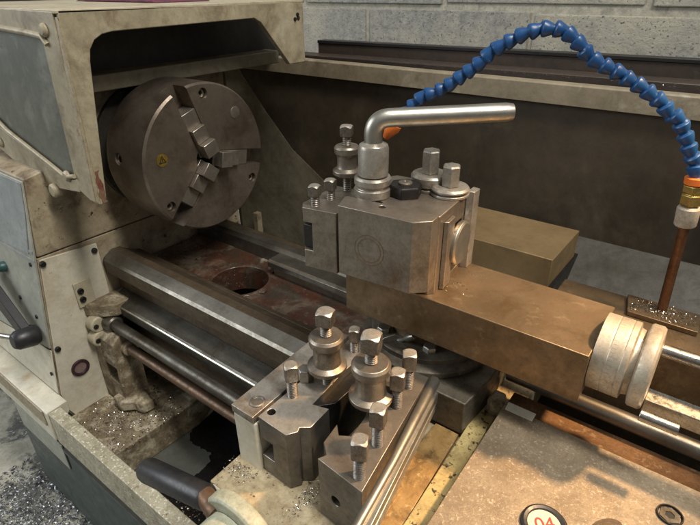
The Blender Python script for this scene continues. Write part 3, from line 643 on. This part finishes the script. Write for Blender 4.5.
# holder on the left of the post
lh = thing('mounted_tool_holder', 'small steel tool holder with a dark insert on the left face of the tool post', 'tool holder', (279, -119, -25), 4, 'tool holders')
b = prism(bmn(), [(0, 0), (34, 3), (34, 62), (-6, 62), (-6, 8)], 'z', 0, 60)
part('holder_block', b, 'post', lh, bev=.8, cut=[box(bmn(), -20, 9, -20, 80, 18, 46)])
part('tool_bit', box(bmn(), -4, 8.6, 5, 58, 18.3, 41), 'black', lh, bev=.8)
def sq_head(hw, z0, z1, x, y, rot):
    # square head whose top is turned to a round chamfer
    bm = bmn(); n = 32; rings = []
    def ring(fn, z):
        rings.append([bm.verts.new((x+fn(2*PI*k/n)*math.cos(2*PI*k/n+rot), y+fn(2*PI*k/n)*math.sin(2*PI*k/n+rot), z)) for k in range(n)])
    def sqr(a):
        return min(hw/max(abs(math.cos(a)), abs(math.sin(a)), 1e-6), hw*1.3)
    ring(lambda a: sqr(a)*.93, z0); ring(sqr, z0+.8)
    # chamfer: corners start lower than the flats
    rings.append([bm.verts.new((x+sqr(2*PI*k/n)*math.cos(2*PI*k/n+rot), y+sqr(2*PI*k/n)*math.sin(2*PI*k/n+rot), z1-.5-(sqr(2*PI*k/n)-hw)*.75)) for k in range(n)])
    ring(lambda a: hw*.9, z1)
    for A, B in zip(rings, rings[1:]):
        for k in range(n): bm.faces.new((A[k], A[(k+1) % n], B[(k+1) % n], B[k]))
    bm.faces.new(rings[0][::-1]); bm.faces.new(rings[-1]); return bm
def square_screw(parent, x, y, z, h_shank, h_head, s=6.2, r=4.4, rot=.2, name='clamp_screw'):
    t = part(name, thread(bmn(), x, y, z-1, z+h_shank, r, 1.8), 'screwhead', parent, bev=0)
    hd_ = sq_head(s*.98, z+h_shank+.05, z+h_shank+h_head, x, y, rot)
    lit_top_face(part('screw_head', hd_, 'screwhead', t, bev=.4), 'ground', .5)
    return t
square_screw(lh, 7, 10, 60, 9, 10, 5); square_screw(lh, 10, 30, 60, 9, 10, 5)

def spool_stud(parent, x, y, z, s=1., hex_h=14, base=14):
    """threaded height stud with a spool shaped knurled nut and a square head"""
    t = part('height_stud', thread(bmn(), x, y, z-1, z+base, 5.2*s, 2), 'screwhead', parent, bev=0)
    z0 = z+base
    part('spool_nut', lathe(bmn(), [(14*s, z0), (17*s, z0+1.5), (17*s, z0+5), (12.5*s, z0+7.5), (11.5*s, z0+10), (11.5*s, z0+21*s), (12*s, z0+24*s), (14.5*s, z0+27*s), (15*s, z0+33*s), (13*s, z0+35.5*s), (6*s, z0+35.5*s)], (x, y, 0), n=56), 'post', t, bev=.5)
    z1 = z0+35.6*s
    part('upper_thread', thread(bmn(), x, y, z1, z1+11*s, 5.2*s, 1.8), 'screwhead', t, bev=0)
    lit_top_face(part('stud_head', sq_head(7.0*s, z1+11*s, z1+11*s+hex_h*s, x, y, .35), 'screwhead', t, bev=.4), 'ground', .5)
    return t
spool_stud(lh, 10, 58, 60, .8, 12, 15)

# ---- loose holder, left one (plan outline read on its top face)
HL = (345, -200, -150)
h1 = thing('tool_holder', 'loose steel tool holder with a deep front notch, touching the plate with the round plug', 'tool holder', HL, 0, 'tool holders')
def hz(pts, z0, z1, c=HL): return prism(bmn(), [(x-c[0], y-c[1]) for x, y in pts], 'z', z0, z1)
pl = [(331, -240), (362, -241), (367, -233), (365, -229), (372, -224), (371, -200), (357, -204), (353, -156), (353, -112), (328.5, -112), (330.5, -180)]
lit_top_face(part('holder_block', hz(pl, 0, 60), 'flank', h1, bev=.7, cut=[hz([(320, -260), (345, -260), (345, -100), (320, -100)], 18, 38), lathe(bmn(), [(3.4, 45), (3.4, 70)], (336-HL[0], -230-HL[1], 0), n=20)]), 'ground')
b = hz([(353.4, -200), (366, -186), (367, -120), (353.4, -112)], 0, 52); part('dovetail_lip', b, 'black', h1, bev=.7)
square_screw(h1, 337-HL[0], -206-HL[1], 60, 18, 15, 5.6, 4.6, .9)
part('clamp_screw', lathe(bmn(), [(7.2, 60), (7.2, 70), (6, 71.5), (0, 71.8)], (332-HL[0], -184-HL[1], 0), n=6), 'dull', h1, bev=.6)
square_screw(h1, 343-HL[0], -128-HL[1], 60, 12, 13, 5, 4.4, .5)
spool_stud(h1, 350-HL[0], -176-HL[1], 60, .98, 13, 15)
# ---- loose holder, right one
HR = (410, -190, -150)
h2 = thing('tool_holder', 'loose steel tool holder with four square clamp screws in a row beside the boring bar', 'tool holder', HR, 0, 'tool holders')
pr2 = [(395, -243), (437, -247), (428, -190), (417, -120), (384, -120), (386, -165), (399, -188), (402, -212), (394, -217), (386, -209), (389, -229), (398, -237)]
lit_top_face(part('holder_block', hz(pr2, 0, 60, HR), 'flank', h2, bev=.7, cut=[lathe(bmn(), [(4.5, -20), (4.5, 30)], (2, -44, 28), (0, -1, 0), 24)]), 'post')
for x, y, r in ((428, -237, .5), (422, -206, .3), (412.5, -165, .4), (408, -140, .6)):
    square_screw(h2, x-HR[0], y-HR[1], 60, 20, 16, 5.8, 4.8, r)
spool_stud(h2, 396-HR[0], -178-HR[1], 60, 1.04, 14, 9)
# boring bar laid along the right holder
bb = thing('boring_bar', 'long bright steel boring bar lying alongside the loose right tool holder', 'boring bar', (436, -190, -100))
part('round_shank', tube(bmn(), [(-16, 76, 4), (-15.6, 74, 4), (2, -20, 4), (16, -112, 4)], [4.6, 5.2, 3.4, 3.2], 28), 'dull', bb, bev=0)
b = prism(bmn(), [(-11, 66), (-7.0, 66), (25, -112), (16, -112)], 'z', -9, 2.5); part('flat_bar', b, 'dull', bb, bev=1)
b = prism(bmn(), [(-8.4, 60), (-5.5, 60), (26, -112), (22.7, -112)], 'z', -14, -5); part('lower_bar', b, 'ground', bb, bev=1)

# feed lever and hub on the apron
fl = thing('apron_lever', 'black gripped lever on a pale green hub in front of the carriage apron', 'lever', (345, -280, -168))
part('hub_flange', lathe(bmn(), [(30, 0), (37, 1), (38, 3), (38, 12), (36, 14), (26, 14)], (3, 3, -1), (0, -1, 0), 64), 'hub', fl, bev=.8)
part('hub_boss', lathe(bmn(), [(27, 14.2), (27, 40), (24, 43), (0, 44)], (3, 3, -1), (0, -1, 0), 56), 'hub', fl, bev=.8)
part('lever_rod', tube(bmn(), [(-16, -10, 14), (-36, -6, 16)], 8, 24), 'copper', fl, bev=0)
part('grip', lathe(bmn(), [(9, 0), (10.5, 3), (11.6, 96), (10.8, 101), (9, 102), (8.2, 99), (0, 99)], (-32, -6, 15), (-98, 0, -36), 36), 'blackplastic', fl, bev=.6)

# ================================================================== COOLANT HOSE
ho = thing('coolant_hose', 'blue segmented coolant hose with orange nozzle and copper pipe arching over the tool post', 'coolant hose', (561, 54, -57))
B0 = Vector((561, 54, -57))
part('copper_pipe', tube(bmn(), [(0, 0, 0), (-2, 0, 40), (-4, 0, 84)], 4.2, 24), 'pipe', ho, bev=0)
part('pipe_nut', lathe(bmn(), [(7.4, 0), (8.4, 1.5), (8.8, 16), (7.4, 18)], (-4, 0, 84), (-.06, 0, 1), 24), 'nut', ho, bev=.6)
part('brass_fitting', lathe(bmn(), [(6.5, 18.2), (6.5, 19.4), (8.6, 20), (8.6, 28), (7.4, 28.6), (7.4, 29.6), (8.6, 30.2), (8.6, 36), (7, 36.5)], (-4, 0, 84), (-.06, 0, 1), 6), 'brass', ho, bev=.6)
part('orange_collar', lathe(bmn(), [(7.6, 36.7), (8.4, 37.2), (8.4, 42.5), (7, 43)], (-4, 0, 84), (-.06, 0, 1), 32), 'orange', ho, bev=.4)
path = [(553, 54, 69), (551, 53.5, 78), (543, 50, 93), (532, 46, 113), (519, 42, 124), (504, 38, 135), (491, 34, 142), (477, 31, 149), (463, 27, 156), (451, 23, 167), (438, 20, 177), (426, 15, 178), (409, 9, 172), (395, 5, 164), (381, 0, 151), (367, -6, 138), (351, -11, 127), (336, -15, 120), (325, -18, 110), (316, -22, 99), (311, -24, 91)]
P = [Vector(p) for p in path]
# resample by arc length
D = [0]
for a_, b_ in zip(P, P[1:]): D.append(D[-1]+(b_-a_).length)
def at(d):
    for i in range(len(P)-1):
        if d <= D[i+1]: return P[i].lerp(P[i+1], (d-D[i])/(D[i+1]-D[i]))
    return P[-1]
pitch = 9.6; nseg = int((D[-1]-6)/pitch)
seg = lathe(bmn(), [(3.8, -1.0), (5.6, -.3), (6.4, .6), (6.4, 2.2), (5.2, 5.6), (4.1, 8.0), (3.7, 9.4), (4.4, 11.0), (4.1, 12.4), (3.0, 13)], n=28)
segme = None
for k in range(nseg+1):
    p = at(k*pitch); q = at(min(k*pitch+pitch, D[-1])); d = (q-p).normalized()
    if segme is None:
        o = part('hose_segment', seg, 'blue', ho, bev=0, angle=30); segme = o.data; first = o
    else:
        o = first.copy(); COL.objects.link(o); o.parent = ho
    # jitter: knuckles never line up perfectly
    d = (d+Vector((random.uniform(-.2, .2), random.uniform(-.2, .2), random.uniform(-.2, .2)))).normalized()
    fx, fy, fz = frame(-d)   # cups open towards the nozzle
    mt = Matrix((fx, fy, fz)).transposed().to_4x4(); mt.translation = (q-B0)*S
    o.matrix_basis = mt
q = P[-1]; d = Vector((-5, -3, -9)).normalized()
part('nozzle', lathe(bmn(), [(5, -6), (7.4, -4), (7.6, 0), (3.2, 11), (2.4, 12)], q-B0, d, 28), 'orange', ho, bev=.3)

# ================================================================== SWARF (uncountable)
def swarf(name, regions, mat, label, cat, smin, smax):
    bm = bmn()
    for (x0, x1, y0, y1, z, n, hz_) in regions:
        for _ in range(n):
            u, v = random.random(), random.random()
            if random.random() < .5: u = min(1, max(0, random.gauss(.5, .22))); v = min(1, max(0, random.gauss(.5, .22)))
            c = Vector((x0+(x1-x0)*u, y0+(y1-y0)*v, z+random.random()**2*hz_))
            s = random.uniform(smin, smax); a = random.uniform(0, 2*PI); w = s*random.uniform(.15, .4)
            dd = Vector((math.cos(a), math.sin(a), random.uniform(-.2, .5))).normalized(); t = Vector((-dd.y, dd.x, random.uniform(-.5, .5))).normalized()
            cur = random.uniform(.2, .9)*s; pv = None
            for i in range(4):
                f = i/3; pp = c+dd*(f-.5)*s+Vector((0, 0, cur*(.25-(f-.5)**2)))
                A, B = bm.verts.new(pp-t*w/2), bm.verts.new(pp+t*w/2)
                if pv: bm.faces.new((pv[0], pv[1], B, A))
                pv = (A, B)
    o = part(name, bm, mat, None, bev=0, smooth=False); o['kind'] = 'stuff'; o['label'] = label; o['category'] = cat
    return o
swarf('swarf', [(-125, 0, -232, -110, -374.5, 800, 3), (150, 330, -215, -110, -424.5, 700, 3), (40, 190, -245, -190, -424.5, 260, 3)], 'swarf', 'bright steel swarf lying on the tray pad and tray floor', 'swarf', 1.2, 4.5)
swarf('fine_chips', [(536, 588, 36, 62, -56.8, 420, 3), (-20, 60, -60, 20, -169.5, 60, 1), (402, 425, -85, -30, -24.7, 20, .6), (300, 330, -262, -246, -150.7, 160, 1.5), (370, 384, -262, -215, -150.7, 160, 1.5), (100, 700, 275, 300, 102.3, 260, 2)], 'swarf', 'fine bright metal chips on the pipe pad, compound slide and saddle', 'swarf', .7, 2.2)
swarf('floor_swarf', [(-400, 120, -460, -249, -639.6, 9000, 4)], 'darkswarf', 'grey swarf scattered on the shop floor beside the cabinet', 'swarf', 2.5, 8)

# ================================================================== CAMERA
cam_d = bpy.data.cameras.new('camera'); cam_o = bpy.data.objects.new('camera', cam_d); COL.objects.link(cam_o)
yaw, pit, roll, F = math.radians(-37.1738), math.radians(28.5346), math.radians(-.5172), 512.
h = Vector((math.sin(yaw), math.cos(yaw), 0)); fw_ = h*math.cos(pit)-Vector((0, 0, math.sin(pit)))
r_ = fw_.cross(Vector((0, 0, 1))).normalized(); u_ = r_.cross(fw_)
r2 = r_*math.cos(roll)+u_*math.sin(roll); u2 = -r_*math.sin(roll)+u_*math.cos(roll)
mw = Matrix((r2, u2, -fw_)).transposed().to_4x4(); mw.translation = Vector((569.448, -432.393, 209.386))*S
cam_o.matrix_world = mw
cam_d.sensor_fit = 'HORIZONTAL'; cam_d.sensor_width = 36; cam_d.lens = 36*F/700; cam_d.clip_start = .01; cam_d.clip_end = 50
scene.camera = cam_o

# ================================================================== LIGHT
w = bpy.data.worlds.new('World'); scene.world = w; w.use_nodes = True
nt = w.node_tree; nt.nodes.clear()
tc = N(nt, 'ShaderNodeTexCoord'); sx = N(nt, 'ShaderNodeSeparateXYZ'); nt.links.new(tc.outputs['Generated'], sx.inputs[0])
f = maprange(nt, sx.outputs[2], -.3, .8)
base = mixc(nt, f, (.05, .04, .03), (.30, .31, .32))
nz = maprange(nt, noise(nt, tc.outputs['Generated'], 2.2, 4, .6), .45, .62)
base = mixc(nt, nz, base, (.55, .56, .56))
lo = maprange(nt, sx.outputs[2], -.1, .25)
base = mixc(nt, lo, (.04, .033, .026), base)
bg = N(nt, 'ShaderNodeBackground'); nt.links.new(base, bg.inputs[0]); bg.inputs[1].default_value = .5
wo = N(nt, 'ShaderNodeOutputWorld'); nt.links.new(bg.outputs[0], wo.inputs[0])

def aim(o, src, dst):
    o.location = Vector(src)*S
    o.rotation_euler = (Vector(dst)-Vector(src)).to_track_quat('-Z', 'Y').to_euler()
def area(name, src, dst, sx_, sy_, power, col):
    l = bpy.data.lights.new(name, 'AREA'); l.shape = 'RECTANGLE'; l.size = sx_*S; l.size_y = sy_*S; l.energy = power; l.color = col
    o = bpy.data.objects.new(name, l); COL.objects.link(o); aim(o, src, dst); return o
# ceiling tube light over the tailstock end, and daylight from the shop door at the front left
area('ceiling_tube_light', (1150, -250, 1750), (0, -50, -150), 260, 1200, 38, (1, .96, .88))
area('doorway_daylight', (-1500, -1500, 900), (-100, 0, -100), 1500, 1300, 29, (.92, .97, 1))
# warm work lamp beyond the right edge of the picture
l = bpy.data.lights.new('work_lamp', 'SPOT'); l.energy = 32; l.color = (1, .64, .33); l.spot_size = math.radians(36); l.spot_blend = .9; l.shadow_soft_size = .022
o = bpy.data.objects.new('work_lamp', l); COL.objects.link(o); aim(o, (740, 110, 440), (466, -128, -100))

scene.render.engine = 'CYCLES'
scene.view_settings.view_transform = 'Standard'; scene.view_settings.look = 'None'
scene.view_settings.exposure = .2; scene.view_settings.gamma = 1
scene.cycles.use_denoising = True
scene.cycles.max_bounces = 8
